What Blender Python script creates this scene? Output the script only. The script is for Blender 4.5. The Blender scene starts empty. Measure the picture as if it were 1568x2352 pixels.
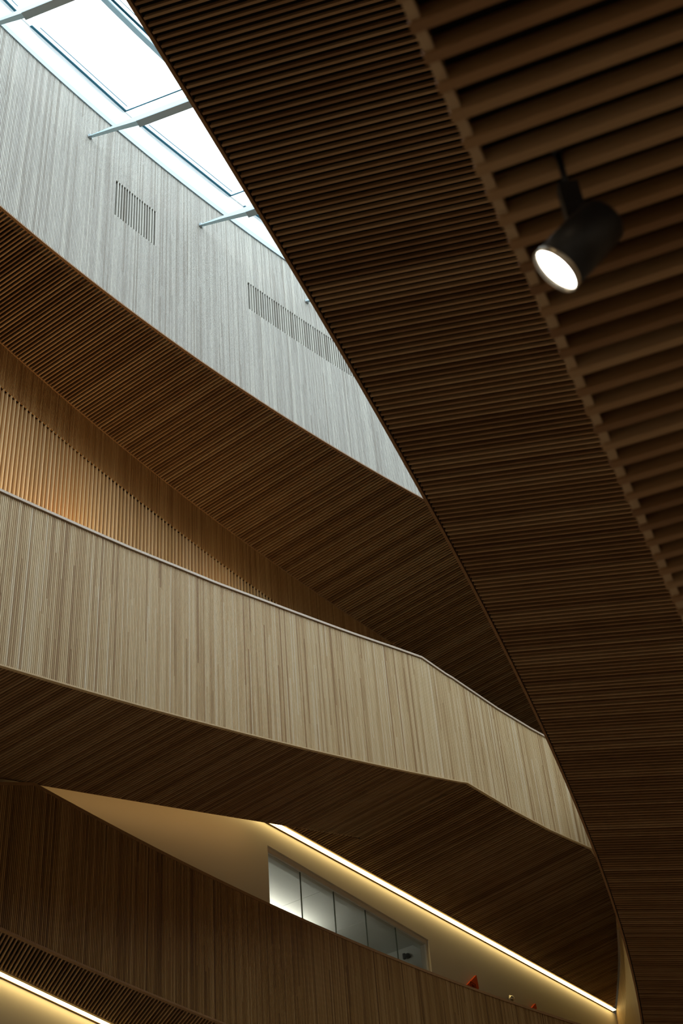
import bpy, bmesh, math, random
from mathutils import Vector, Matrix

random.seed(7)
SC = bpy.context.scene
COL = SC.collection
EYE = 1.6                                   # camera height above the hall floor; levels below are given from the eye

# ------------------------------------------------------------------ camera
cam_d = bpy.data.cameras.new('camera')
cam_d.sensor_fit = 'VERTICAL'
cam_d.sensor_height = 36.0
cam_d.sensor_width = 24.0
cam_d.lens = 50.0
cam_d.clip_end = 300
cam_d.dof.use_dof = True
cam_d.dof.focus_distance = 27.0
cam_d.dof.aperture_fstop = 4.2
cam = bpy.data.objects.new('camera', cam_d)
COL.objects.link(cam)
cam.matrix_world = Matrix(((0.9955, 0.0946, 0.0, 0.0),
                           (0.0618, -0.6497, -0.7577, 0.0),
                           (-0.0717, 0.7543, -0.6526, EYE),
                           (0, 0, 0, 1)))
SC.camera = cam

# ------------------------------------------------------------------ sky, exposure
w = bpy.data.worlds.new('overcast_sky')
SC.world = w
w.use_nodes = True
bg = w.node_tree.nodes['Background']
bg.inputs['Color'].default_value = (0.87, 0.95, 1.0, 1)
bg.inputs['Strength'].default_value = 5.1
SC.view_settings.view_transform = 'Standard'
SC.view_settings.look = 'None'
SC.view_settings.exposure = 0.0
SC.view_settings.gamma = 1.0
SC.view_settings.use_curve_mapping = False
SC.cycles.max_bounces = 6
SC.cycles.diffuse_bounces = 3
SC.cycles.glossy_bounces = 2
SC.cycles.caustics_reflective = False
SC.cycles.caustics_refractive = False
SC.cycles.use_adaptive_sampling = True
SC.cycles.adaptive_threshold = 0.03
SC.cycles.transparent_max_bounces = 12
SC.cycles.sample_clamp_indirect = 4.0


def area_light(name, loc, aim, sx, sy, power, color, portal=False):
    ld = bpy.data.lights.new(name, 'AREA')
    ld.shape = 'RECTANGLE'
    ld.size, ld.size_y = sx, sy
    ld.energy = power
    ld.color = color
    o = bpy.data.objects.new(name, ld)
    COL.objects.link(o)
    o.location = (loc[0], loc[1], loc[2] + EYE)
    o.rotation_euler = Vector(aim).to_track_quat('-Z', 'Y').to_euler()
    if portal:
        ld.cycles.is_portal = True
    return o


# daylight enters through the rooflight only
area_light('rooflight_portal', (0.0, 10.5, 28.6), (0, 0, -1), 28, 36, 1, (1, 1, 1), portal=True)


# added unseen warm fill lights; their bounce off the floor lifts the dark soffits
for (lx, ly, lz) in ((9.5, 3, 8.8), (11, 10, 8.3), (13, 17, 7.6), (13, 24, 7.4), (14, 31, 7.0), (9, -6, 2.5),
                     (-12, 2, 8.0), (-13, 9, 8.0), (-13, 16, 8.0), (-6, -8, 6.0)):
    area_light('floor_bounce_fill', (lx, ly, lz), (0, 0, -1), 1.6, 1.6, 180, (1.0, 0.72, 0.42))


# ------------------------------------------------------------------ materials
def new_mat(name):
    m = bpy.data.materials.new(name)
    m.use_nodes = True
    nt = m.node_tree
    return m, nt, nt.nodes['Principled BSDF']


def plain(name, col, rough=0.6, spec=0.3, metal=0.0, noise=0.0, nscale=3.0):
    m, nt, b = new_mat(name)
    b.inputs['Base Color'].default_value = (*col, 1)
    b.inputs['Roughness'].default_value = rough
    b.inputs['Specular IOR Level'].default_value = spec
    b.inputs['Metallic'].default_value = metal
    if noise:
        g = nt.nodes.new('ShaderNodeNewGeometry')
        n = nt.nodes.new('ShaderNodeTexNoise')
        n.inputs['Scale'].default_value = nscale
        n.inputs['Detail'].default_value = 4
        nt.links.new(g.outputs['Position'], n.inputs['Vector'])
        r = nt.nodes.new('ShaderNodeMapRange')
        r.inputs['To Min'].default_value = 1 - noise
        r.inputs['To Max'].default_value = 1 + noise
        nt.links.new(n.outputs['Fac'], r.inputs['Value'])
        mx = nt.nodes.new('ShaderNodeVectorMath')
        mx.operation = 'SCALE'
        mx.inputs[0].default_value = col
        nt.links.new(r.outputs['Result'], mx.inputs['Scale'])
        nt.links.new(mx.outputs['Vector'], b.inputs['Base Color'])
    return m


def emitter(name, col, strength):
    m, nt, b = new_mat(name)
    b.inputs['Base Color'].default_value = (0.8, 0.8, 0.8, 1)
    b.inputs['Emission Color'].default_value = (*col, 1)
    b.inputs['Emission Strength'].default_value = strength
    return m


def wood(name, stops, rough=0.55, grain=(1.0, 1.0, 0.04), per_object=False, spec=0.25):
    """timber: one tone per slat (object random or the 'tone' attribute), streaked with grain along the slat"""
    m, nt, b = new_mat(name)
    N = nt.nodes.new
    L = nt.links.new
    if per_object:
        src = N('ShaderNodeObjectInfo').outputs['Random']
    else:
        a = N('ShaderNodeAttribute')
        a.attribute_name = 'tone'
        src = a.outputs['Fac']
    geo = N('ShaderNodeNewGeometry')
    mp = N('ShaderNodeVectorMath')
    mp.operation = 'MULTIPLY'
    mp.inputs[1].default_value = grain
    L(geo.outputs['Position'], mp.inputs[0])
    nz = N('ShaderNodeTexNoise')
    nz.inputs['Scale'].default_value = 20.0
    nz.inputs['Detail'].default_value = 5.1
    L(mp.outputs['Vector'], nz.inputs['Vector'])
    mr = N('ShaderNodeMapRange')
    mr.inputs['From Min'].default_value = 0.25
    mr.inputs['From Max'].default_value = 0.75
    mr.inputs['To Min'].default_value = -0.14
    mr.inputs['To Max'].default_value = 0.14
    L(nz.outputs['Fac'], mr.inputs['Value'])
    ad = N('ShaderNodeMath')
    ad.operation = 'ADD'
    L(src, ad.inputs[0])
    L(mr.outputs['Result'], ad.inputs[1])
    cr = N('ShaderNodeValToRGB')
    els = cr.color_ramp.elements
    while len(els) < len(stops):
        els.new(0.5)
    for i, (p, c) in enumerate(stops):
        els[i].position = p
        els[i].color = (*c, 1)
    L(ad.outputs[0], cr.inputs['Fac'])
    L(cr.outputs['Color'], b.inputs['Base Color'])
    b.inputs['Roughness'].default_value = rough
    b.inputs['Specular IOR Level'].default_value = spec
    return m


def glass_mat(name, tint, refl=0.08, thru=0.92):
    m = bpy.data.materials.new(name)
    m.use_nodes = True
    nt = m.node_tree
    nt.nodes.remove(nt.nodes['Principled BSDF'])
    tr = nt.nodes.new('ShaderNodeBsdfTransparent')
    tr.inputs['Color'].default_value = (*[t * thru for t in tint], 1)
    gl = nt.nodes.new('ShaderNodeBsdfGlossy')
    gl.inputs['Roughness'].default_value = 0.03
    mx = nt.nodes.new('ShaderNodeMixShader')
    mx.inputs[0].default_value = refl
    nt.links.new(tr.outputs[0], mx.inputs[1])
    nt.links.new(gl.outputs[0], mx.inputs[2])
    nt.links.new(mx.outputs[0], nt.nodes['Material Output'].inputs['Surface'])
    return m


TIMBER_SKYLIT = [(0.0, (0.33, 0.30, 0.255)), (0.5, (0.45, 0.43, 0.385)), (1.0, (0.56, 0.54, 0.475))]  # one timber throughout; here the cool skylight on it is put into the colour
HONEY = [(0.0, (0.36, 0.22, 0.10)), (0.35, (0.56, 0.40, 0.21)), (0.7, (0.66, 0.51, 0.30)), (1.0, (0.72, 0.60, 0.42))]
TIMBER_SHADED = [(0.0, (0.175, 0.088, 0.036)), (0.5, (0.255, 0.140, 0.060)), (1.0, (0.335, 0.208, 0.104))]  # the same timber, with the shade of the soffits put into the colour
TIMBER_SHADED_LOW = [(0.0, (0.13, 0.062, 0.018)), (0.5, (0.255, 0.138, 0.043)), (1.0, (0.35, 0.21, 0.082))]  # the same timber, darkened in colour for the dim lowest gallery front
RUST = [(0.0, (0.27, 0.13, 0.04)), (0.5, (0.38, 0.20, 0.068)), (1.0, (0.48, 0.28, 0.11))]
M = {
    'pale': wood('timber_skylit', TIMBER_SKYLIT),
    'honey': wood('honey_timber', HONEY),
    'brown': wood('timber_shaded', TIMBER_SHADED),
    'rust': wood('rust_timber', RUST),
    'lip': wood('edge_timber', [(0.0, (0.34, 0.22, 0.115)), (1.0, (0.46, 0.33, 0.20))]),
    'umber': wood('timber_shaded_low', TIMBER_SHADED_LOW),
    'soffit': wood('soffit_timber', TIMBER_SHADED, per_object=True, grain=(0.12, 0.12, 0.12)),
    'soffit_joined': wood('soffit_timber_joined', TIMBER_SHADED, grain=(0.12, 0.12, 0.12)),
    'honey_o': wood('honey_timber_piece', HONEY, per_object=True),
    'pale_o': wood('timber_skylit_piece', TIMBER_SKYLIT, per_object=True),
    'batten': wood('pale_batten', [(0.0, (0.60, 0.43, 0.22)), (1.0, (0.74, 0.57, 0.33))], per_object=True),
    'board': plain('orange_brown_board', (0.37, 0.165, 0.040), 0.6, 0.25, noise=0.18, nscale=2.5),
    'felt': plain('black_felt', (0.012, 0.010, 0.008), 0.95, 0.05),
    'gap_pale': plain('grey_brown_backing', (0.075, 0.07, 0.06), 0.9, 0.1),
    'gap_honey': plain('brown_backing', (0.16, 0.105, 0.052), 0.9, 0.1),
    'gap_brown': plain('dark_brown_backing', (0.045, 0.026, 0.011), 0.9, 0.1),
    'plaster': plain('cream_plaster', (0.64, 0.60, 0.53), 0.8, 0.15, noise=0.03, nscale=0.6),
    'white': plain('white_paint', (0.80, 0.82, 0.82), 0.5, 0.3),
    'steel': plain('white_painted_steel', (0.56, 0.76, 0.86), 0.4, 0.4),
    'trim': plain('grey_metal_trim', (0.40, 0.49, 0.54), 0.45, 0.4),
    'gasket': plain('teal_gasket', (0.02, 0.13, 0.19), 0.5, 0.3),
    'floor': plain('stone_floor', (0.42, 0.36, 0.29), 0.6, 0.3, noise=0.06, nscale=0.8),
    'shell': plain('hall_plaster', (0.40, 0.33, 0.25), 0.85, 0.1),
    'cap': plain('pale_handrail', (0.56, 0.46, 0.36), 0.4, 0.35, noise=0.05, nscale=4),
    'black': plain('black_metal', (0.012, 0.013, 0.015), 0.45, 0.4),
    'grey': plain('grey_plastic', (0.10, 0.11, 0.11), 0.5, 0.4),
    'chrome': plain('brushed_metal', (0.60, 0.56, 0.48), 0.25, 0.5, metal=0.9),
    'orange': plain('orange_board', (0.72, 0.10, 0.015), 0.6, 0.2),
    'ink': plain('dark_ink', (0.12, 0.015, 0.004), 0.7, 0.1),
    'room': plain('white_room_paint', (0.70, 0.72, 0.69), 0.8, 0.15),
    'silicone': plain('green_grey_joint', (0.10, 0.13, 0.10), 0.4, 0.4),
    'strip': emitter('warm_light_diffuser', (1.0, 0.73, 0.28), 7.0),
    'lens': emitter('lamp_lens', (1.0, 0.95, 0.86), 14.0),
    'sky_glass': glass_mat('rooflight_glass', (0.98, 1.0, 1.0), 0.04, 0.95),
    'pane_glass': glass_mat('interior_glass', (0.95, 0.95, 0.91), 0.04, 0.95),
}


# ------------------------------------------------------------------ object helpers
def V(x, y, z):
    return Vector((x, y, z + EYE))


def link(name, me, mat, parent=None):
    o = bpy.data.objects.new(name, me)
    COL.objects.link(o)
    if mat is not None and len(me.materials) == 0:
        me.materials.append(mat)
    if parent is not None:
        o.parent = parent
    return o


def mesh(name, verts, faces, tones=None, smooth=False):
    me = bpy.data.meshes.new(name)
    me.from_pydata([tuple(v) for v in verts], [], faces)
    if tones is not None:
        a = me.attributes.new('tone', 'FLOAT', 'POINT')
        a.data.foreach_set('value', tones)
    if smooth:
        for p in me.polygons:
            p.use_smooth = True
    me.update()
    return me


def tag(o, label, cat, group=None, kind=None):
    o['label'] = label
    o['category'] = cat
    if group:
        o['group'] = group
    if kind:
        o['kind'] = kind
    return o


def struct(o, label, cat):
    return tag(o, label, cat, kind='structure')


def empty(name, loc):
    o = bpy.data.objects.new(name, None)
    COL.objects.link(o)
    o.location = loc
    return o


class MB:
    """collects boxes and strips into one mesh"""
    def __init__(s):
        s.v, s.f, s.t = [], [], []

    def hexa(s, p, tone=0.5):
        """8 corners: bottom loop 0-3, top loop 4-7"""
        b = len(s.v)
        s.v += [Vector(q) for q in p]
        s.t += [tone] * 8
        for q in ((3, 2, 1, 0), (4, 5, 6, 7), (0, 1, 5, 4), (1, 2, 6, 5), (2, 3, 7, 6), (3, 0, 4, 7)):
            s.f.append(tuple(b + i for i in q))

    def box(s, o, ax, ay, az, tone=0.5):
        o, ax, ay, az = map(Vector, (o, ax, ay, az))
        s.hexa([o, o + ax, o + ax + ay, o + ay, o + az, o + ax + az, o + ax + ay + az, o + ay + az], tone)

    def sweep(s, pts, a0, a1, b0, b1, tone=0.5):
        """box section swept along pts; each of a0.. is a list of offset vectors (corners) per point"""
        base = len(s.v)
        n = len(pts)
        for i in range(n):
            for c in (a0, a1, b1, b0):
                s.v.append(Vector(pts[i]) + Vector(c[i]))
                s.t.append(tone)
        for i in range(n - 1):
            k = base + 4 * i
            for j in range(4):
                s.f.append((k + j, k + (j + 1) % 4, k + 4 + (j + 1) % 4, k + 4 + j))
        s.f.append((base + 3, base + 2, base + 1, base))
        e = base + 4 * (n - 1)
        s.f.append((e, e + 1, e + 2, e + 3))

    def strip(s, A, B, tone=0.5):
        base = len(s.v)
        for a, b in zip(A, B):
            s.v += [Vector(a), Vector(b)]
            s.t += [tone, tone]
        for i in range(len(A) - 1):
            k = base + 2 * i
            s.f.append((k, k + 2, k + 3, k + 1))

    def build(s, name, mat, parent=None):
        me = mesh(name, s.v, s.f, s.t)
        return link(name, me, mat, parent)


def rail(mb, pts, side, up, s0, s1, u0, u1, tone=0.5):
    """rectangular bar along pts: side vectors per point, up vector, extents"""
    up = Vector(up)
    mb.sweep(pts, [x * s0 + up * u0 for x in side], [x * s1 + up * u0 for x in side],
             [x * s0 + up * u1 for x in side], [x * s1 + up * u1 for x in side], tone)


def lathe(profile, axis, origin, n=32):
    """profile of (radius, distance along axis)"""
    axis = Vector(axis).normalized()
    u = axis.orthogonal().normalized()
    v = axis.cross(u)
    vs, fs = [], []
    for r, h in profile:
        for i in range(n):
            a = 2 * math.pi * i / n
            vs.append(Vector(origin) + axis * h + (u * math.cos(a) + v * math.sin(a)) * r)
    for k in range(len(profile) - 1):
        for i in range(n):
            j = (i + 1) % n
            fs.append((k * n + i, k * n + j, (k + 1) * n + j, (k + 1) * n + i))
    return vs, fs


def lathe_obj(name, profile, axis, origin, mat, parent=None, n=32, smooth=True):
    vs, fs = lathe(profile, axis, origin, n)
    me = mesh(name, vs, fs, smooth=smooth)
    return link(name, me, mat, parent)


# ------------------------------------------------------------------ plan curves (metres, eye at origin)
def poly(c, y):
    r = 0.0
    for k in c:
        r = r * y + k
    return r


def curve(c, y0, y1, n):
    return [(poly(c, y0 + (y1 - y0) * i / n), y0 + (y1 - y0) * i / n) for i in range(n + 1)]


C_UP = (0.0191597, 0.0602812, -11.386527)               # upper wall
C_REC = (0.0101051, 0.1831133, -13.364727)              # recessed wall of the gallery
C_MID = (0.0070679, 0.36699, -11.183326)                # gallery front, sloping part
C_LOW = (0.00036040, -0.0083256, 0.5326182, -13.829253)  # lowest gallery front
C_RAMPB = (0.00145873, 0.58289665, -15.85347)           # back edge of the sloping soffit
C_EDGE = (-7.510856e-05, -0.0022981946, 0.4689723926, -4.760619)  # edge of the big ceiling on the right

PLANES = {  # unit normal, distance from the eye
    'upper': (Vector((-0.09201979, 0.09502043, 0.99121313)), 23.5294),
    'right': (Vector((0.25890668, 0.02199207, 0.96565195)), 12.1212),
    'ramp': (Vector((-0.27489528, -0.14394517, 0.95063788)), 9.07368),
    'mid': (Vector((-0.19294309, 0.06997936, 0.97871132)), 14.8148),
    'low': (Vector((0, 0, 1)), 8.4932),
    'near': (Vector((0, 0, 1)), 2.6144),
}
DIRS = {
    'upper': (-0.870, 0.476, -0.126), 'right': (-0.914, 0.329, 0.238), 'ramp': (-0.906, 0.371, -0.205),
    'mid': (-0.906, 0.371, -0.205), 'low': (-0.449, 0.893, 0.0), 'near': (-0.954, 0.297, 0.0),
}


def zon(pl, x, y):
    n, d = PLANES[pl]
    return (d - n.x * x - n.y * y) / n.z


def on(pl, x, y, dz=0.0):
    return V(x, y, zon(pl, x, y) + dz)


def resample(path, step):
    """equal arc steps along a plan polyline -> (x, y, tangent)"""
    out = []
    P = [Vector((a, b)) for a, b in path]
    acc = 0.0
    nxt = 0.0
    for a, b in zip(P[:-1], P[1:]):
        L = (b - a).length
        t = (b - a) / L
        while nxt <= acc + L:
            q = a + t * (nxt - acc)
            out.append((q.x, q.y, t))
            nxt += step
        acc += L
    return out


def outward(t):
    return Vector((t.y, -t.x, 0))            # towards the open hall


def sides(path):
    out = []
    for i in range(len(path)):
        a = path[max(0, i - 1)]
        b = path[min(len(path) - 1, i + 1)]
        t = Vector((b[0] - a[0], b[1] - a[1])).normalized()
        out.append(outward(t))
    return out


def slat_wall(parent, path, zb, zt, pitch, width, depth, mat, holes=(), seg=2.4, name='slats'):
    """upright slats along a plan path, every one with its own tone; past the limit, so joined"""
    mb = MB()
    for k, (x, y, t) in enumerate(resample(path, pitch)):
        o = outward(t)
        tv = Vector((t.x, t.y, 0))
        base = random.gauss(0.5, 0.2)
        x0, y0 = x - tv.x * width / 2, y - tv.y * width / 2
        x1, y1 = x + tv.x * width / 2, y + tv.y * width / 2
        spans = [(zb(x, y), zt(x, y))]
        for (ya, yb, za, zc) in holes:
            if ya <= y <= yb:
                spans = [(spans[0][0], za), (zc, spans[0][1])]
        for (s0, s1) in spans:
            full = (s0 == zb(x, y))
            fullt = (s1 == zt(x, y))
            z = s0
            cut = s0 + random.uniform(0.4, seg)
            while z < s1 - 1e-4:
                z2 = min(s1, cut)
                if s1 - z2 < 0.3:
                    z2 = s1
                def zz(xx, yy, q):
                    if q == s0 and full:
                        return zb(xx, yy)
                    if q == s1 and fullt:
                        return zt(xx, yy)
                    return q
                p = []
                for q in (z, z2):
                    for (xx, yy, dd) in ((x0, y0, 0), (x1, y1, 0), (x1, y1, -depth), (x0, y0, -depth)):
                        p.append(V(xx, yy, zz(xx, yy, q)) + o * dd)
                mb.hexa(p, min(1, max(0, base + random.gauss(0, 0.13))))
                z = z2
                cut = z2 + seg * random.uniform(0.7, 1.2)
    o = mb.build(name, mat, parent)
    o['kind'] = 'stuff'
    return o


def wall_sheet(name, path, zb, zt, depth, thick, mat, holes=()):
    """backing of a wall: a solid sheet set behind the slat fronts"""
    mb = MB()
    sd = sides(path)
    n = len(path)
    for i in range(n - 1):
        (xa, ya), (xb, yb) = path[i], path[i + 1]
        spans = [(0, 1)]
        ym = (ya + yb) / 2
        cuts = [(h[2], h[3]) for h in holes if h[0] <= ym <= h[1]]
        lo = (zb(xa, ya), zb(xb, yb))
        hi = (zt(xa, ya), zt(xb, yb))
        parts = [(lo, hi)]
        for (za, zc) in cuts:
            parts = [(lo, (za, za)), ((zc, zc), hi)]
        for (l, h) in parts:
            f0, f1 = sd[i] * -depth, sd[i + 1] * -depth
            b0, b1 = sd[i] * -(depth + thick), sd[i + 1] * -(depth + thick)
            mb.hexa([V(xa, ya, l[0]) + f0, V(xb, yb, l[1]) + f1, V(xb, yb, l[1]) + b1, V(xa, ya, l[0]) + b0,
                     V(xa, ya, h[0]) + f0, V(xb, yb, h[1]) + f1, V(xb, yb, h[1]) + b1, V(xa, ya, h[0]) + b0])
    return mb.build(name, mat)


UNIT = mesh('slat_unit', [Vector((x, y, z)) for z in (0, 1) for (x, y) in ((0, -.5), (1, -.5), (1, .5), (0, .5))],
            [(3, 2, 1, 0), (4, 5, 6, 7), (0, 1, 5, 4), (1, 2, 6, 5), (2, 3, 7, 6), (3, 0, 4, 7)])
UNIT.materials.append(M['soffit'])


def slat_ceiling(pl, obj_name, outline, pitch, width, depth, lift=0.0, inset=0.0, single=lambda k, p: True, phase=0.0):
    """soffit: black backing above, slats hung below it, each slat one object unless single() says no"""
    n, D = PLANES[pl]
    d = Vector(DIRS[pl])
    d = (d - n * d.dot(n)).normalized()
    e = n.cross(d).normalized()
    O = Vector((0, 0, EYE)) + n * D
    pts = [on(pl, x, y) for (x, y) in outline]
    back = mesh(obj_name, [p + n * (depth + 0.004) for p in pts] + [p + n * (depth + 0.03) for p in pts],
                [tuple(range(len(pts)))[::-1], tuple(range(len(pts), 2 * len(pts)))] +
                [(i, (i + 1) % len(pts), len(pts) + (i + 1) % len(pts), len(pts) + i) for i in range(len(pts))])
    root = link(obj_name, back, M['felt'])
    uv = [((p - O).dot(d), (p - O).dot(e)) for p in pts]
    bmin = min(b for a, b in uv)
    bmax = max(b for a, b in uv)
    rest = MB()
    k = math.ceil((bmin - phase) / pitch)
    cnt = 0
    while k * pitch + phase < bmax:
        b = k * pitch + phase
        xs = []
        for i in range(len(uv)):
            (a0, b0), (a1, b1) = uv[i], uv[(i + 1) % len(uv)]
            if (b0 <= b) != (b1 <= b):
                xs.append(a0 + (a1 - a0) * (b - b0) / (b1 - b0))
        xs.sort()
        for a0, a1 in zip(xs[0::2], xs[1::2]):
            a0 += inset
            a1 -= inset
            if a1 - a0 < 0.03:
                continue
            c = O + d * a0 + e * b
            mid = O + d * a1 + e * b
            if single(k, mid) and cnt < 300:
                o = bpy.data.objects.new('slat', UNIT)
                COL.objects.link(o)
                o.parent = root
                X, Y, Z = d * (a1 - a0), e * width, n * depth
                o.matrix_world = Matrix(((X.x, Y.x, Z.x, c.x), (X.y, Y.y, Z.y, c.y), (X.z, Y.z, Z.z, c.z), (0, 0, 0, 1)))
                cnt += 1
            else:
                rest.box(c - e * width / 2, d * (a1 - a0), e * width, n * depth, random.random())
        k += 1
    if rest.v:
        o = rest.build('distant_slats', M['soffit_joined'], root)
        o['kind'] = 'stuff'
    return root


def shift(path, d):
    """plan path moved towards the hall by d"""
    return [(x + s.x * d, y + s.y * d) for (x, y), s in zip(path, sides(path))]


def edge_board(parent, pts, side, s0, s1, u0, u1, mat, name='edge_board'):
    mb = MB()
    rail(mb, pts, side, (0, 0, 1), s0, s1, u0, u1, 0.45)
    return mb.build(name, mat, parent)


# ================================================================== the setting
# ---- hall shell (floor, outer walls, roof around the rooflight)
XL, XR, YB, YF = -22.0, 18.0, -16.0, 48.0
mb = MB()
mb.box((XL, YB, -0.3), (XR - XL, 0, 0), (0, YF - YB, 0), (0, 0, 0.3))
struct(mb.build('floor', M['floor']), 'warm grey stone floor of the hall below the galleries', 'floor')
for nm, o, ax, ay, lab in (
        ('wall_left', (XL - .3, YB, 0), (.3, 0, 0), (0, YF - YB, 0), 'plain outer wall behind the left galleries'),
        ('wall_right', (XR, YB, 0), (.3, 0, 0), (0, YF - YB, 0), 'plain outer wall behind the right hand ceiling'),
        ('wall_back', (XL, YB - .3, 0), (XR - XL, 0, 0), (0, .3, 0), 'plain outer wall behind the viewer'),
        ('wall_front', (XL, YF, 0), (XR - XL, 0, 0), (0, .3, 0), 'plain outer wall at the far end of the hall')):
    mb = MB()
    mb.box(o, ax, ay, (0, 0, 30.5))
    struct(mb.build(nm, M['shell']), lab, 'wall')

SKY_Y0, SKY_Y1 = -7.0, 27.0
SKY_W = 15.5
GZ = 28.02                                        # glass level
pathU = curve(C_UP, SKY_Y0, SKY_Y1, 68)
sdU = sides(pathU)
mb = MB()
rz = GZ + 0.10
for (x0, x1, y0, y1) in ((XL, XR, YB, SKY_Y0), (XL, XR, SKY_Y1 + 2.2, YF)):
    mb.box(V(x0, y0, rz), (x1 - x0, 0, 0), (0, y1 - y0, 0), (0, 0, .4))
ys = [SKY_Y0 + (SKY_Y1 + 2.2 - SKY_Y0) * i / 40 for i in range(41)]
for a, b in zip(ys[:-1], ys[1:]):
    xa, xb = poly(C_UP, a), poly(C_UP, b)
    mb.hexa([V(XL, a, rz), V(xa - .02, a, rz), V(xb - .02, b, rz), V(XL, b, rz),
             V(XL, a, rz + .4), V(xa - .02, a, rz + .4), V(xb - .02, b, rz + .4), V(XL, b, rz + .4)])
    # right hand limit: offset of the upper wall
    da, db = SKY_W / 0.82, SKY_W / 0.82
    mb.hexa([V(min(xa + da, XR), a, rz), V(XR, a, rz), V(XR, b, rz), V(min(xb + db, XR), b, rz),
             V(min(xa + da, XR), a, rz + .4), V(XR, a, rz + .4), V(XR, b, rz + .4), V(min(xb + db, XR), b, rz + .4)])
struct(mb.build('ceiling_roof', M['white']), 'white roof deck around the long rooflight', 'ceiling')

# ---- upper wall: pale upright slats under the rooflight
Z_UPT = 27.27
VENTS = [(18.00, 18.92, 24.19, 25.36), (21.04, 23.9, 24.37, 25.29)]
path = curve(C_UP, -7.0, 32.0, 390)
wu = wall_sheet('wall_upper', path, lambda x, y: zon('upper', x, y) + 0.03, lambda x, y: Z_UPT, 0.030, 0.25, M['gap_pale'], holes=VENTS)
struct(wu, 'pale silvery wall of fine upright timber slats below the rooflight', 'wall')
pathv = curve(C_UP, 12.2, 27.5, 300)
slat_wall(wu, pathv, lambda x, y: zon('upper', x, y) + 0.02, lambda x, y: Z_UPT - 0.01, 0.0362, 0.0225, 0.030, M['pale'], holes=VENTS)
pb = curve(C_UP, -7.0, 32.0, 195)
edge_board(wu, [on('upper', x, y) for x, y in pb], sides(pb), -0.05, 0.003, -0.006, 0.024, M['brown'])
edge_board(wu, [V(x, y, Z_UPT) for x, y in pb], sides(pb), -0.2, 0.03, -0.17, 0.0, M['trim'], 'top_trim')

# ---- rooflight
sky_root = empty('window_1', V(*pathU[23], GZ))
struct(sky_root, 'long rooflight of clear panes on pale blue steel beams, above the pale wall', 'window')
sky_root.matrix_world = Matrix.Identity(4)
mb = MB()
rail(mb, [V(x, y, Z_UPT) for x, y in pathU], sdU, (0, 0, 1), -0.2, 0.0, 0.0, GZ - Z_UPT, 0.5)
mb.build('upstand', M['white'], sky_root)
BD = Vector((0.954, -0.297, 0))                   # beams run square to the wall
BC = Vector((0.297, 0.954, 0))
ROW = 1.75


def up_point(c, off):
    """point at beam coordinate c and offset off from the upper wall"""
    lo, hi = -12.0, 36.0
    for _ in range(40):
        y = (lo + hi) / 2
        x = poly(C_UP, y)
        if x * BC.x + y * BC.y < c:
            lo = y
        else:
            hi = y
    return Vector((x, y, 0)) + BD * off


PER = 3.06
NB = range(-7, 5)
for k in NB:
    c = 15.20 + PER * k
    p0 = up_point(c, 0.0)
    z0 = 26.07
    # tapered steel beam, knife end on the wall
    mbm = MB()
    secs = [(0.0, 0.015, 0.03), (0.6, 0.09, 0.045), (1.2, 0.19, 0.06), (16.5, 0.42, 0.06)]
    vs = []
    for (a, h, ww) in secs:
        q = p0 + BD * a
        for (sx, hz) in ((-ww, -h), (ww, -h), (ww, 0), (-ww, 0)):
            vs.append(V(q.x + BC.x * sx, q.y + BC.y * sx, z0 + hz))
    fs = [(3, 2, 1, 0), (12, 13, 14, 15)]
    for i in range(3):
        for j in range(4):
            fs.append((4 * i + j, 4 * i + (j + 1) % 4, 4 * i + 4 + (j + 1) % 4, 4 * i + 4 + j))
    bm_ = link('beam', mesh('beam', vs, fs), M['steel'], sky_root)
    mfl = MB()
    q = p0 + BD * 1.15
    mfl.box(V(q.x - BC.x * .085, q.y - BC.y * .085, z0 - .22), BD * 15.3 + Vector((0, 0, -.23)), BC * .17, (0, 0, .035))
    mfl.build('flange', M['trim'], bm_)
    # bearing plate at the knife end
    q = p0 + BD * 0.02
    mbp = MB()
    mbp.box(V(q.x - BC.x * .05 - BD.x * .02, q.y - BC.y * .05 - BD.y * .02, z0 - .05), BC * .1, BD * .05, (0, 0, .08))
    mbp.build('bearing_plate', M['trim'], sky_root)
    # glass bay beyond the beam, a dark gasket line along the wall side of each pane
    cm = c + 1.07
    for r in ((0, 1, 2) if k >= -2 else (0,)):
        o0, o1 = r * ROW + (0.0 if r == 0 else .06), (ROW + r * ROW - 0.06) if (k >= -2 and r < 2) else 9 * ROW - .06
        a, b = cm + .02, cm + PER - .02
        q = [up_point(a, o0), up_point(b, o0), up_point(b, o1), up_point(a, o1)]
        pn = link('pane', mesh('pane', [V(p.x, p.y, GZ + .02) for p in q] + [V(p.x, p.y, GZ + .045) for p in q],
                               [(3, 2, 1, 0), (4, 5, 6, 7), (0, 1, 5, 4), (1, 2, 6, 5), (2, 3, 7, 6), (3, 0, 4, 7)]), M['sky_glass'], sky_root)
        mg = MB()
        for (u0, u1, w0, w1) in ((a + .18, b - .18, o0 + .02, o0 + .075), (b - .195, b - .17, o0 + .02, o1), (a + .30, b - .28, o0 + .165, o0 + .175)):
            g = [up_point(u0, w0), up_point(u1, w0), up_point(u1, w1), up_point(u0, w1)]
            mg.hexa([V(p.x, p.y, GZ - .005) for p in g] + [V(p.x, p.y, GZ + .018) for p in g])
        mg.build('gasket', M['gasket'], pn)['label'] = 'dark teal gasket lines'
for r in (0, 1, 8):
    a = [up_point(15.20 + PER * (-7) + i * PER / 4, ROW * (r + 1) - .06) for i in range(50)]
    mb = MB()
    rail(mb, [V(p.x, p.y, GZ) for p in a], [BD] * len(a), (0, 0, 1), 0.0, 0.12, -0.06, 0.10)
    mb.build('purlin', M['steel'], sky_root)

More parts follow.
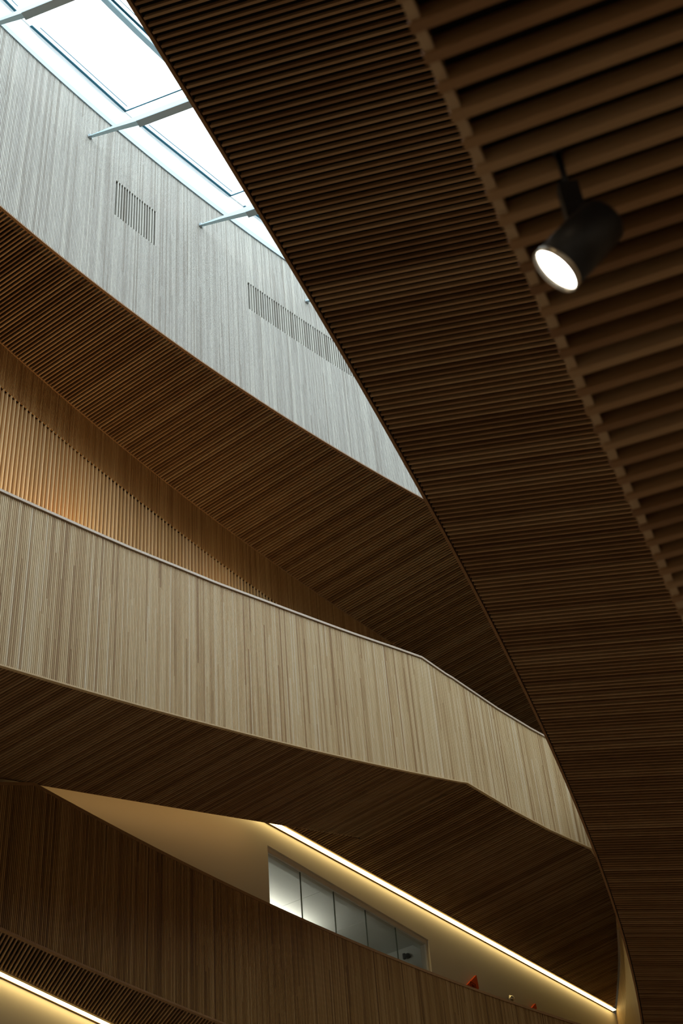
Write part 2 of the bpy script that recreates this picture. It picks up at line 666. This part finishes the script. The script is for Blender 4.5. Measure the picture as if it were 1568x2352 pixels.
# ---- ventilation slots in the upper wall
for i, (y0, y1, z0, z1) in enumerate(VENTS):
    pv = curve(C_UP, y0, y1, 40)
    root = empty('air_vent', V(*pv[0], z0))
    bx = root.location.copy()
    def loc(v):
        return v - bx
    mb = MB()
    sdv = sides(pv)
    mb.strip([loc(V(x, y, z0) - s * .16) for (x, y), s in zip(pv, sdv)], [loc(V(x, y, z1) - s * .16) for (x, y), s in zip(pv, sdv)])
    mb.strip([loc(V(x, y, z0) - s * .03) for (x, y), s in zip(pv, sdv)], [loc(V(x, y, z0) - s * .16) for (x, y), s in zip(pv, sdv)])
    mb.strip([loc(V(x, y, z1) - s * .16) for (x, y), s in zip(pv, sdv)], [loc(V(x, y, z1) - s * .03) for (x, y), s in zip(pv, sdv)])
    mb.build('recess', M['felt'], root)['label'] = 'black recess'
    for (x, y, t) in resample(pv, 0.0724)[1:]:
        o = outward(t)
        tv = Vector((t.x, t.y, 0))
        mb = MB()
        mb.box(loc(V(x, y, z0) - tv * .0125), tv * .025, o * -.07, (0, 0, z1 - z0))
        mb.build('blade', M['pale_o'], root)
    if i == 0:
        tag(root, 'short slotted air vent alone in the pale wall, under the first beams', 'vent', 'slotted vents in the pale wall')
    else:
        tag(root, 'long slotted air vent in the pale wall, running behind the big right hand ceiling', 'vent', 'slotted vents in the pale wall')

# ---- soffit under the upper wall
fr = [(x, y) for x, y in curve(C_UP, 11.0, 31.0, 60)]
bk = [(x, y) for x, y in curve(C_REC, 13.5, 36.0, 60)]
cu = slat_ceiling('upper', 'ceiling_upper', shift(fr, -.05) + bk[::-1], 0.08, 0.029, 0.055, inset=0.0, single=lambda k, p: 16.3 < p.y < 32.0)
struct(cu, 'dark brown slatted soffit sloping back under the pale upper wall', 'ceiling')
edge_board(cu, [on('upper', x, y) for x, y in bk], sides(bk), -0.02, 0.022, -0.003, 0.06, M['brown'])

# ---- recessed wall: fine slats above, battens on boards below
def zrt(x, y):
    return zon('upper', x, y) + 0.02
def zrd(x, y):
    return 20.26 - 0.0436 * (y - 18.8)
def zfl(x, y):
    return 14.9
path = curve(C_REC, 12.0, 36.0, 160)
wr = wall_sheet('wall_recess', path, lambda x, y: 14.9, zrt, 0.06, 0.2, M['board'])
struct(wr, 'honey brown boarded wall with battens, set back behind the sloping gallery front', 'wall')
mbk = MB()
psub = curve(C_REC, 15.5, 36.0, 160)
sds = sides(psub)
mbk.strip([V(x, y, zrd(x, y)) - s * .028 for (x, y), s in zip(psub, sds)], [V(x, y, zrt(x, y)) - s * .028 for (x, y), s in zip(psub, sds)])
mbk.strip([V(x, y, zrd(x, y)) - s * .06 for (x, y), s in zip(psub, sds)], [V(x, y, zrd(x, y)) - s * .028 for (x, y), s in zip(psub, sds)])
mbk.build('slat_backing', M['gap_brown'], wr)
slat_wall(wr, psub, zrd, zrt, 0.036, 0.021, 0.027, M['rust'])
mscrew = MB()
for k, (x, y, t) in enumerate(resample(psub, 0.108)):
    if y > 28.0:
        break
    if y < 17.0:
        continue
    o = outward(t)
    tv = Vector((t.x, t.y, 0))
    mb = MB()
    zf = zfl(x, y)
    mb.box(V(x, y, zf) - tv * .0105, tv * .019, o * -.06, (0, 0, zrd(x, y) + .02 - zf))
    mb.build('batten', M['batten'], wr)
    for j in range(5):
        q = V(x, y, zf + 1.0 + j * 1.15 + (k % 4) * 0.29) + tv * 0.045 - o * 0.06
        if q.z - EYE < zrd(x, y) - .1:
            mscrew.box(q - tv * .007, tv * .014, o * .006, (0, 0, .02))
o = mscrew.build('screws', M['black'], wr)
o['kind'] = 'stuff'

# ---- gallery front (sloping, then level) with soffits
MID_B = [(1.92, 24.293), (2.878, 25.728), (3.645, 26.80), (4.656, 28.073), (5.15, 29.4), (5.40, 30.7), (5.555, 32.065),
         (5.627, 32.734), (5.708, 33.669), (5.767, 34.74), (5.799, 35.627), (5.817, 36.339)]
pm_a = curve(C_MID, 9.0, 24.293, 90)
pm_a[-1] = MID_B[0]
pm = pm_a + MID_B[1:7]


def zmb(x, y):
    return zon('ramp', x, y) if y <= 24.293 else zon('mid', x, y)


TOPM = [(14.153, 13.141), (15.25, 13.481), (16.452, 13.85), (17.405, 14.166), (18.242, 14.431), (19.244, 14.778),
        (21.443, 15.511), (22.625, 15.921), (23.45, 16.19), (24.589, 16.20), (26.105, 16.312), (27.224, 16.40), (29.0, 16.5), (40.0, 16.5)]


def zmt(x, y):
    if y <= TOPM[0][0]:
        return TOPM[0][1] + (y - TOPM[0][0]) * 0.31
    for (a, za), (b, zb_) in zip(TOPM[:-1], TOPM[1:]):
        if y <= b:
            return za + (zb_ - za) * (y - a) / (b - a)
    return TOPM[-1][1]


wm = wall_sheet('wall_middle', pm, lambda x, y: zmb(x, y) + .03, lambda x, y: zmt(x, y) - .02, 0.028, 0.2, M['gap_honey'])
struct(wm, 'honey slatted gallery front rising to a bend, then running level to the right', 'wall')
slat_wall(wm, pm, lambda x, y: zmb(x, y) + .012, lambda x, y: zmt(x, y) - .035, 0.0345, 0.0225, 0.028, M['honey'])
sdm = sides(pm)
edge_board(wm, [V(x, y, zmb(x, y)) for x, y in pm], sdm, -0.05, 0.003, -0.01, 0.014, M['honey'])
edge_board(wm, [V(x, y, zmt(x, y)) for x, y in pm], sdm, -0.24, 0.022, -0.022, 0.022, M['cap'], 'handrail_cap')
# wall that hangs below the level soffit at its right end and closes the cream wall
pe = ([(5.20, 29.6), (5.42, 30.8)] + MID_B[6:] + [(5.815, 36.75)])[::-1]
we = wall_sheet('wall_end', pe, lambda x, y: 8.9, lambda x, y: zon('mid', x, y) + .02, 0.028, 0.12, M['gap_honey'])
struct(we, 'narrow pale slatted wall closing the cream wall at the lower right', 'wall')
slat_wall(we, pe, lambda x, y: 8.9, lambda x, y: zon('mid', x, y) + .01, 0.0345, 0.0225, 0.028, M['honey'], seg=4)

# sloping soffit
fr = curve(C_MID, 9.5, 24.293, 50)
fr[-1] = MID_B[0]
bk = curve(C_RAMPB, 12.5, 25.27, 50)
CREASE = (poly(C_RAMPB, 25.27), 25.27)
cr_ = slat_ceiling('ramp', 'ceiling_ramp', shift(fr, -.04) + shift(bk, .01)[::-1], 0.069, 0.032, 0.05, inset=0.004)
struct(cr_, 'brown slatted soffit with fine close slats under the rising gallery front', 'ceiling')
sdb = sides(bk)
edge_board(cr_, [on('ramp', x, y) for x, y in bk], sdb, -0.02, 0.004, 0.02, 0.07, M['brown'])
mb = MB()
rail(mb, [on('ramp', x, y) for x, y in bk], sdb, (0, 0, 1), -0.03, 0.02, 0.07, 2.6, 0.3)
mb.build('back_upstand', M['brown'], cr_)

# cove light behind the raised edge of the sloping soffit, washing the cream wall
ca, cb = on('ramp', poly(C_RAMPB, 18.3), 18.3, .22), on('ramp', poly(C_RAMPB, 22.9), 22.9, .22)
ld = bpy.data.lights.new('cove_light', 'AREA')
ld.shape = 'RECTANGLE'
ld.size, ld.size_y = (cb - ca).length, 0.06
ld.energy = 4.5
ld.color = (1.0, 0.58, 0.20)
lo = bpy.data.objects.new('cove_light', ld)
COL.objects.link(lo)
ex = (cb - ca).normalized()
ez = -Vector((-ex.y, ex.x, -0.25)).normalized()
ez = (ez - ex * ez.dot(ex)).normalized()
ey = ez.cross(ex)
pc = (ca + cb) / 2 - ez * 0.06
lo.matrix_world = Matrix(((ex.x, ey.x, ez.x, pc.x), (ex.y, ey.y, ez.y, pc.y), (ex.z, ey.z, ez.z, pc.z), (0, 0, 0, 1)))

# level soffit beyond the crease
WDIR = Vector((0.518, 0.8554, 0)).normalized()
WOUT = outward(Vector((WDIR.x, WDIR.y)))
W0 = Vector((-1.879, 23.924, 0))                   # foot point of the cream wall line


def wpt(y, off=0.0):
    s = (y - W0.y) / WDIR.y
    p = W0 + WDIR * s + WOUT * off
    return (p.x, p.y)


STRIP = 0.125
lo_y = 16.0
line_out = [wpt(lo_y + (36.20 - lo_y) * i / 40, STRIP + .01) for i in range(41)]
inner = [(x - .02, y + .02) for x, y in curve(C_RAMPB, 16.2, 25.2, 20)]
outl = shift(MID_B, -.04) + line_out[::-1] + inner + [CREASE]
cm_ = slat_ceiling('mid', 'ceiling_middle', outl, 0.08, 0.031, 0.055, inset=0.012)
struct(cm_, 'dark brown slatted soffit above the cream wall and its bright light strip', 'ceiling')
edge_board(cm_, [on('mid', x, y) for x, y in line_out], [WOUT] * 41, -0.012, 0.03, -0.006, 0.06, M['honey'])

# ---- cream wall with interior window
WIN_Y0, WIN_Y1, WIN_ZB, WIN_ZT = 23.82, 28.62, 9.6, 12.60
wy0, wy1 = 12.0, 37.2
mb = MB()


def wall_piece(ya, yb, zfun0, zfun1, thick=0.22):
    n = 12
    for i in range(n):
        y0 = ya + (yb - ya) * i / n
        y1 = ya + (yb - ya) * (i + 1) / n
        a, b = wpt(y0), wpt(y1)
        c, d = wpt(y1, -thick), wpt(y0, -thick)
        def z(f, p):
            return f(*p) if callable(f) else f
        mb.hexa([V(*a, z(zfun0, a)), V(*b, z(zfun0, b)), V(c[0] + 0, c[1], z(zfun0, b)), V(*d, z(zfun0, a)),
                 V(*a, z(zfun1, a)), V(*b, z(zfun1, b)), V(*c, z(zfun1, b)), V(*d, z(zfun1, a))])


ztop = lambda x, y: zon('mid', x, y) - 0.012
wall_piece(wy0, WIN_Y0, 8.76, ztop)
wall_piece(WIN_Y1, wy1, 8.76, ztop)
wall_piece(WIN_Y0, WIN_Y1, WIN_ZT, ztop)
wall_piece(WIN_Y0, WIN_Y1, 8.76, WIN_ZB)
wf = mb.build('wall_cream', M['plaster'])
struct(wf, 'smooth cream wall washed by a warm light strip above the lowest gallery front', 'wall')

wroot = empty('window_2', V(*wpt(WIN_Y0), WIN_ZB))
wroot.matrix_world = Matrix.Identity(4)
struct(wroot, 'band of five butt jointed glass panes in the cream wall', 'window')
mb = MB()
for (ya, yb, z0, z1) in ((WIN_Y0, WIN_Y1, WIN_ZT - .085, WIN_ZT), (WIN_Y0, WIN_Y0 + .03, WIN_ZB, WIN_ZT - .085), (WIN_Y1 - .035, WIN_Y1, WIN_ZB, WIN_ZT - .085)):
    a, b = wpt(ya, -.05), wpt(yb, -.05)
    A, B = V(*a, z0), V(*b, z0)
    mb.box(A, B - A, WOUT * -.12, (0, 0, z1 - z0))
mb.build('frame', M['plaster'], wroot)
NP = 5
for i in range(NP):
    ya = WIN_Y0 + .03 + (WIN_Y1 - WIN_Y0 - .065) * i / NP
    yb = WIN_Y0 + .03 + (WIN_Y1 - WIN_Y0 - .065) * (i + 1) / NP
    A, B = V(*wpt(ya, -.09), WIN_ZB), V(*wpt(yb, -.09), WIN_ZB)
    mb = MB()
    mb.box(A + (B - A).normalized() * .006, (B - A) - (B - A).normalized() * .012, WOUT * -.012, (0, 0, WIN_ZT - .085 - WIN_ZB))
    mb.build('pane', M['pane_glass'], wroot)
    if i:
        mb = MB()
        mb.box(A - (B - A).normalized() * .011, (B - A).normalized() * .022, WOUT * -.016, (0, 0, WIN_ZT - .085 - WIN_ZB))
        mb.build('joint', M['silicone'], wroot)

# room behind the glass
RD = 5.5
def rp(y, v, z):
    p = wpt(y, -v)
    return V(p[0], p[1], z)
ry0, ry1 = 21.6, 28.95
mb = MB()
for (a, b, c, d) in (
        (rp(ry1 - 0.0, .2, 8.5), rp(ry1 + 0.0, .2, 13.2), None, None),):
    pass
U = WDIR
VV = -WOUT
A = rp(ry1, .2, 8.8)
mb.box(A, VV * RD, U * .1, (0, 0, 4.8))
mb.box(rp(ry0, .2, 8.8) - U * .1, VV * RD, U * .1, (0, 0, 4.8))
mb.box(rp(ry0, .2 + RD, 8.8), U * ((ry1 - ry0) / U.y), VV * .1, (0, 0, 4.8))
mb.box(rp(ry0, .2, 8.76), U * ((ry1 - ry0) / U.y), VV * RD, (0, 0, .1))
rm = mb.build('wall_room', M['room'])
struct(rm, 'white walls of the room seen through the interior glass', 'wall')
mb = MB()
mb.box(rp(ry0, .2, 12.86), U * ((ry1 - ry0) / U.y), VV * RD, (0, 0, .1))
rc = mb.build('ceiling_room', M['grey'])
struct(rc, 'pale panelled ceiling of the room seen through the interior glass', 'ceiling')
for i in range(5):
    for j in range(3):
        L = (ry1 - ry0) / U.y / 5
        q = rp(ry0, .45, 12.80) + U * (L * i + .004) + VV * (j * 1.75 + .004)
        mbq = MB()
        mbq.box(q, U * (L - .008), VV * 1.742, (0, 0, .06))
        mbq.build('panel', M['room'], rc)
mbq = MB()
mbq.box(rp(ry0, .2, 12.66), U * ((ry1 - ry0) / U.y), VV * .25, (0, 0, .2))
mbq.build('bulkhead', M['room'], rc)
# light thrown up at the room's ceiling from below the sill line
q = rp(25.0, 2.0, 12.36) - Vector((0, 0, EYE))
ul = area_light('room_uplight', q, (0, 0, 1), 0.3, 4.8, 85, (1.0, 0.98, 0.90))
ul.rotation_euler = (math.pi, 0, math.pi - math.atan2(WDIR.x, WDIR.y))

# dark round fixture on the end wall of that room
fx = rp(ry1, .76, 12.60) - U * .002
fr_ = empty('wall_fixture', fx)
tag(fr_, 'small dark round fixture on the white wall behind the last glass pane', 'fixture')
def floc(v):
    return v - fx
lathe_obj('base_plate', [(0.0, 0), (.062, 0), (.062, .02), (.0, .02)], -U, (0, 0, 0), M['grey'], fr_)
lathe_obj('head', [(.0, .0), (.045, .005), (.055, .05), (.048, .10), (.03, .125), (0, .13)], (-U * .8 + WOUT * .5 - Vector((0, 0, .4))), (-U * .02), M['grey'], fr_)
mbq = MB()
mbq.box(VV * .05 - U * .05 + Vector((0, 0, -.05)), VV * .05, U * .05, (0, 0, .12))
mbq.build('bracket', M['grey'], fr_)


# ---- light strips
def light_strip(label, p0, p1, wdir, wout, zfun, width, ends):
    a, b = p0, p1
    root = empty('light_strip', V(a[0], a[1], zfun(*a)))
    base = root.location.copy()
    n = 40
    pts = [(a[0] + (b[0] - a[0]) * i / n, a[1] + (b[1] - a[1]) * i / n) for i in range(n + 1)]
    P = [V(x, y, zfun(x, y)) - base for x, y in pts]
    so = [wout] * len(P)
    mb = MB()
    rail(mb, P, so, (0, 0, 1), 0.03, width, 0.0, 0.02)
    mb.build('diffuser', M['strip'], root)['label'] = 'glowing warm white diffuser'
    mb = MB()
    rail(mb, P, so, (0, 0, 1), -0.005, 0.03, -0.008, 0.06)
    mb.build('trim', M['gap_honey'], root)
    mb = MB()
    rail(mb, P, so, (0, 0, 1), 0.0, width, 0.025, 0.09)
    mb.build('housing', M['grey'], root)
    tag(root, label, 'light', 'warm light strips')
    return root


light_strip('bright warm light strip between the cream wall and the dark soffit', wpt(17.0), wpt(36.42), WDIR, WOUT,
            lambda x, y: zon('mid', x, y) + 0.004, STRIP, None)

# ---- lowest gallery front and its soffit
pl_ = curve(C_LOW, 10.0, 34.0, 120)
ZLT = 10.86


def zlb(x, y):
    return 8.4932


def zlt(x, y):
    return ZLT if y > 18.0 else max(10.40, ZLT - (18.0 - y) * 0.5)


wl = wall_sheet('wall_lower', pl_, lambda x, y: 8.52, lambda x, y: zlt(x, y) - .02, 0.028, 0.14, M['gap_brown'])
struct(wl, 'dark brown slatted front of the lowest gallery at the bottom', 'wall')
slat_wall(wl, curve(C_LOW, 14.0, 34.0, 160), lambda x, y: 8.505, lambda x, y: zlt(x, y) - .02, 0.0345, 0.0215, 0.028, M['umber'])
sdl = sides(pl_)
edge_board(wl, [V(x, y, 8.4932) for x, y in pl_], sdl, -0.05, 0.006, -0.012, 0.018, M['brown'])
edge_board(wl, [V(x, y, zlt(x, y)) for x, y in pl_], sdl, -0.17, 0.012, -0.03, 0.02, M['brown'], 'handrail_cap')
mb = MB()
for i in range(len(pl_) - 1):
    (xa, ya), (xb, yb) = pl_[i], pl_[i + 1]
    a2, b2 = wpt(ya, -.1), wpt(yb, -.1)
    if ya < 14:
        continue
    fa, fb = V(xa, ya, 0) - sdl[i] * .15, V(xb, yb, 0) - sdl[i + 1] * .15
    zz = Vector((0, 0, 1))
    mb.hexa([fa + zz * 8.72, fb + zz * 8.72, V(*b2, 8.72), V(*a2, 8.72), fa + zz * 8.8, fb + zz * 8.8, V(*b2, 8.8), V(*a2, 8.8)])
struct(mb.build('floor_lower', M['floor']), 'floor of the lowest gallery behind its front', 'floor')

L0 = Vector((-5.422, 19.198, 0))
LDIR = Vector((0.4545, 0.8907, 0)).normalized()
LOUT = outward(Vector((LDIR.x, LDIR.y)))


def lpt(y, off=0.0):
    p = L0 + LDIR * ((y - L0.y) / LDIR.y) + LOUT * off
    return (p.x, p.y)


fr = curve(C_LOW, 12.0, 30.0, 60)
bk = [lpt(13.0 + (31.0 - 13.0) * i / 20, .16) for i in range(21)]
cl = slat_ceiling('low', 'ceiling_lower', shift(fr, -.05) + bk[::-1], 0.062, 0.022, 0.045, inset=0.0, single=lambda k, p: 17.0 < p.y < 26.0)
struct(cl, 'dark slatted soffit at the lower left corner beside a light strip', 'ceiling')
edge_board(cl, [V(x, y, 8.4932) for x, y in bk], [LOUT] * len(bk), -0.015, 0.03, -0.006, 0.05, M['honey'])
mb = MB()
A, B = V(*lpt(12.0), -1.6), V(*lpt(31.0), -1.6)
mb.box(A, B - A, LOUT * -.2, (0, 0, 8.4832 + 1.6))
struct(mb.build('wall_lower_back', M['plaster']), 'cream wall below the light strip in the lower left corner', 'wall')
light_strip('bright warm light strip cutting the lower left corner', lpt(13.0), lpt(30.0), LDIR, LOUT, lambda x, y: 8.4972, 0.145, None)

# ---- gallery deck behind the sloping front
mb = MB()
for i in range(0, len(pm_a) - 1):
    (xa, ya), (xb, yb) = pm_a[i], pm_a[i + 1]
    za, zb_ = zmt(xa, ya) - 1.15, zmt(xb, yb) - 1.15
    da, db = (poly(C_REC, ya + 3.6), ya + 3.6), (poly(C_REC, yb + 3.6), yb + 3.6)
    mb.hexa([V(xa, ya, za - .15) - sdm[i] * .2, V(xb, yb, zb_ - .15) - sdm[i + 1] * .2, V(*db, zb_ - .15), V(*da, za - .15),
             V(xa, ya, za) - sdm[i] * .2, V(xb, yb, zb_) - sdm[i + 1] * .2, V(*db, zb_), V(*da, za)])
mb.hexa([V(1.9, 24.3, 14.9), V(5.6, 36, 14.9), V(2, 40, 14.9), V(-4, 29, 14.9), V(1.9, 24.3, 15.05), V(5.6, 36, 15.05), V(2, 40, 15.05), V(-4, 29, 15.05)])
struct(mb.build('floor_gallery', M['floor']), 'deck of the gallery behind the honey slatted front', 'floor')
# wall washers standing on that deck, hidden by the front
for (y, pw) in ((17.6, 70), (20.3, 60), (24.0, 26)):
    x = poly(C_REC, y)
    t = Vector((2 * C_REC[0] * y + C_REC[1], 1)).normalized()
    o = outward(t)
    area_light('gallery_uplight', (x + o.x * .55, y + o.y * .55, 16.0 + (y - 17.6) * .25), (-o.x * 1.0, -o.y * 1.0, .8), 0.6, 0.2, pw * .95, (1.0, 0.62, 0.26))

# ---- big slatted ceiling on the right
ed = curve(C_EDGE, 1.0, 36.0, 90)
outl = ed + [(17.5, 36.0), (17.5, 1.0)]
seen = lambda k, p: 6.0 < p.y < 29.0
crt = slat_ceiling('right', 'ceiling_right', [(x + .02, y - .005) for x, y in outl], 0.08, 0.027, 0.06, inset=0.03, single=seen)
struct(crt, 'huge dark brown slatted ceiling sweeping down the middle, its curved edge against the sky', 'ceiling')
sde = [Vector((-s.x, -s.y, 0)) for s in sides(ed)]
edge_board(crt, [on('right', x, y) for x, y in ed], sde, -0.03, 0.006, -0.004, 0.075, M['brown'])
mb = MB()
rail(mb, [on('right', x, y) for x, y in ed], sde, (0, 0, 1), -0.25, 0.0, 0.075, 2.2, 0.4)
mb.build('front_board', M['honey'], crt)
wn = MB()
rail(wn, [V(x, y, 14.2) for x, y in ed], sde, (0, 0, 1), -0.5, -0.25, -0.4, 1.6, 0.5)
struct(wn.build('wall_near', M['honey']), 'timber wall above the big right hand ceiling', 'wall')

# ---- near slatted ceiling overhead with its board edge
def lip(y):
    return 0.37598 * y - 0.35553
outl = [(lip(-3.0), -3.0), (lip(8.5), 8.5), (7.5, 8.5 - 0.3), (7.5, -3.0)]
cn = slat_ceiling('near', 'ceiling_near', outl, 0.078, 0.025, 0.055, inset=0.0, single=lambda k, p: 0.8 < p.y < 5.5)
struct(cn, 'close dark slatted ceiling at the upper right with a pale edge board', 'ceiling')
lp = [(lip(-3.0 + 11.5 * i / 30), -3.0 + 11.5 * i / 30) for i in range(31)]
ldv = Vector((0.37598, 1.0)).normalized()
lo_ = -outward(ldv)
edge_board(cn, [on('near', x, y) for x, y in lp], [lo_] * 31, -0.028, -0.004, 0.009, 0.10, M['lip'])
mb = MB()
rail(mb, [on('near', x, y) for x, y in lp], [lo_] * 31, (0, 0, 1), -0.4, 0.0, 0.23, 0.55, 0.4)
mb.build('front_board', M['honey'], cn)

# ================================================================== things
# ---- spotlight under the near ceiling
fwd = Vector((0, 0.7577, 0.6526))
rgt = Vector((0.9955, 0.0618, -0.0717))
upv = Vector((0.0946, -0.6497, 0.7543))
top = Vector((0.560, 1.930, 2.668 + EYE))
axis = (rgt * -.66 - upv * .71 - fwd * .25).normalized()          # towards the lens
body_c = Vector((0.553, 1.925, 2.335 + EYE))
body_l = 0.17
R = 0.057
lens_c = body_c + axis * (body_l / 2)
sp = empty('spotlight', top)
tag(sp, 'black cylindrical spotlight with a glowing white lens, hung from the near ceiling', 'spotlight')


def sl(v):
    return v - top


lathe_obj('housing', [(0, -body_l), (R * .80, -body_l), (R * .96, -body_l + .012), (R, -.10), (R, 0), (R * .93, 0), (R * .92, -.012), (0, -.013)], axis, sl(lens_c), M['black'], sp, 48)
lathe_obj('lens', [(0, -.008), (R * .90, -.008), (R * .90, -.012), (0, -.012)], axis, sl(lens_c), M['lens'], sp, 48)['label'] = 'glowing white lens'
lathe_obj('trim_ring', [(R * .91, -.010), (R * .94, .003), (R * 1.005, .003), (R * 1.005, -.010)], axis, sl(lens_c), M['chrome'], sp, 48)
dn = Vector((0, 0, -1))
lathe_obj('stem', [(0, 0), (.007, 0), (.007, .14), (0, .14)], dn, (0, 0, 0), M['black'], sp, 16)
yk = MB()
yk.box(sl(Vector((top.x - .022, top.y - .016, top.z - .27))), (.044, 0, 0), (0, .032, 0), (0, 0, .14))
yk.build('yoke', M['black'], sp)
lathe_obj('ceiling_rose', [(0, 0), (.012, 0), (.012, .008), (0, .008)], dn, (0, 0, .0), M['black'], sp, 24)
sd_ = bpy.data.lights.new('spotlight_beam', 'SPOT')
sd_.energy = 60
sd_.color = (1, 0.85, 0.65)
sd_.spot_size = math.radians(50)
sd_.shadow_soft_size = 0.04
so = bpy.data.objects.new('spotlight_beam', sd_)
COL.objects.link(so)
so.location = lens_c + axis * .03
so.rotation_euler = axis.to_track_quat('-Z', 'Y').to_euler()


# ---- orange triangular signs and metal dome on the cream wall
def sign(pts, label, inner=True):
    """pts: (y along wall, z) outline"""
    c = rp(pts[0][0], -.03, pts[0][1])
    root = empty('triangle_sign', c)
    tag(root, label, 'sign', 'orange signs on the cream wall')
    fr = [rp(y, -.06, z) - c for y, z in pts]
    bk = [rp(y, -.002, z) - c for y, z in pts]
    n = len(pts)
    link('board', mesh('board', fr + bk, [tuple(range(n)), tuple(range(2 * n - 1, n - 1, -1))] + [(i, n + i, n + (i + 1) % n, (i + 1) % n) for i in range(n)]), M['orange'], root)
    if inner:
        cy, cz = 30.0, 12.06
        mb = MB()
        def bar(y0, y1, z0, z1):
            A = rp(y0, -.061, z0) - c
            mb.box(A, (rp(y1, -.061, z0) - rp(y0, -.061, z0)), WOUT * .004, (0, 0, z1 - z0))
        w = .10
        bar(cy - w, cy + w, cz + .065, cz + .078)
        bar(cy - w, cy - w + .018, cz - .10, cz + .078)
        bar(cy + w - .018, cy + w, cz - .10, cz + .078)
        bar(cy - .052, cy - .028, cz - .08, cz + .04)
        bar(cy - .012, cy + .012, cz - .08, cz + .04)
        bar(cy + .028, cy + .052, cz - .08, cz + .04)
        mb.build('emblem', M['ink'], root)['label'] = 'dark square emblem'
    return root


sign([(30.19, 12.38), (30.22, 12.11), (30.14, 11.93), (29.42, 11.69)], 'larger orange triangular sign with a dark square emblem on the cream wall')
sign([(32.53, 12.54), (32.55, 12.44), (32.49, 12.32), (32.12, 12.19)], 'smaller plain orange triangular sign nearest the right end of the cream wall', inner=False)
dc = rp(31.52, -.0, 12.31)
dm = empty('dome_camera', dc)
tag(dm, 'small metal dome camera on the cream wall between the two orange signs', 'camera')
lathe_obj('collar', [(0, 0), (.085, 0), (.085, .03), (.0, .03)], WOUT, (0, 0, 0), M['chrome'], dm, 24)
lathe_obj('dome', [(.075, .03), (.07, .06), (.05, .09), (.025, .105), (0, .11)], WOUT, (0, 0, 0), M['chrome'], dm, 24)
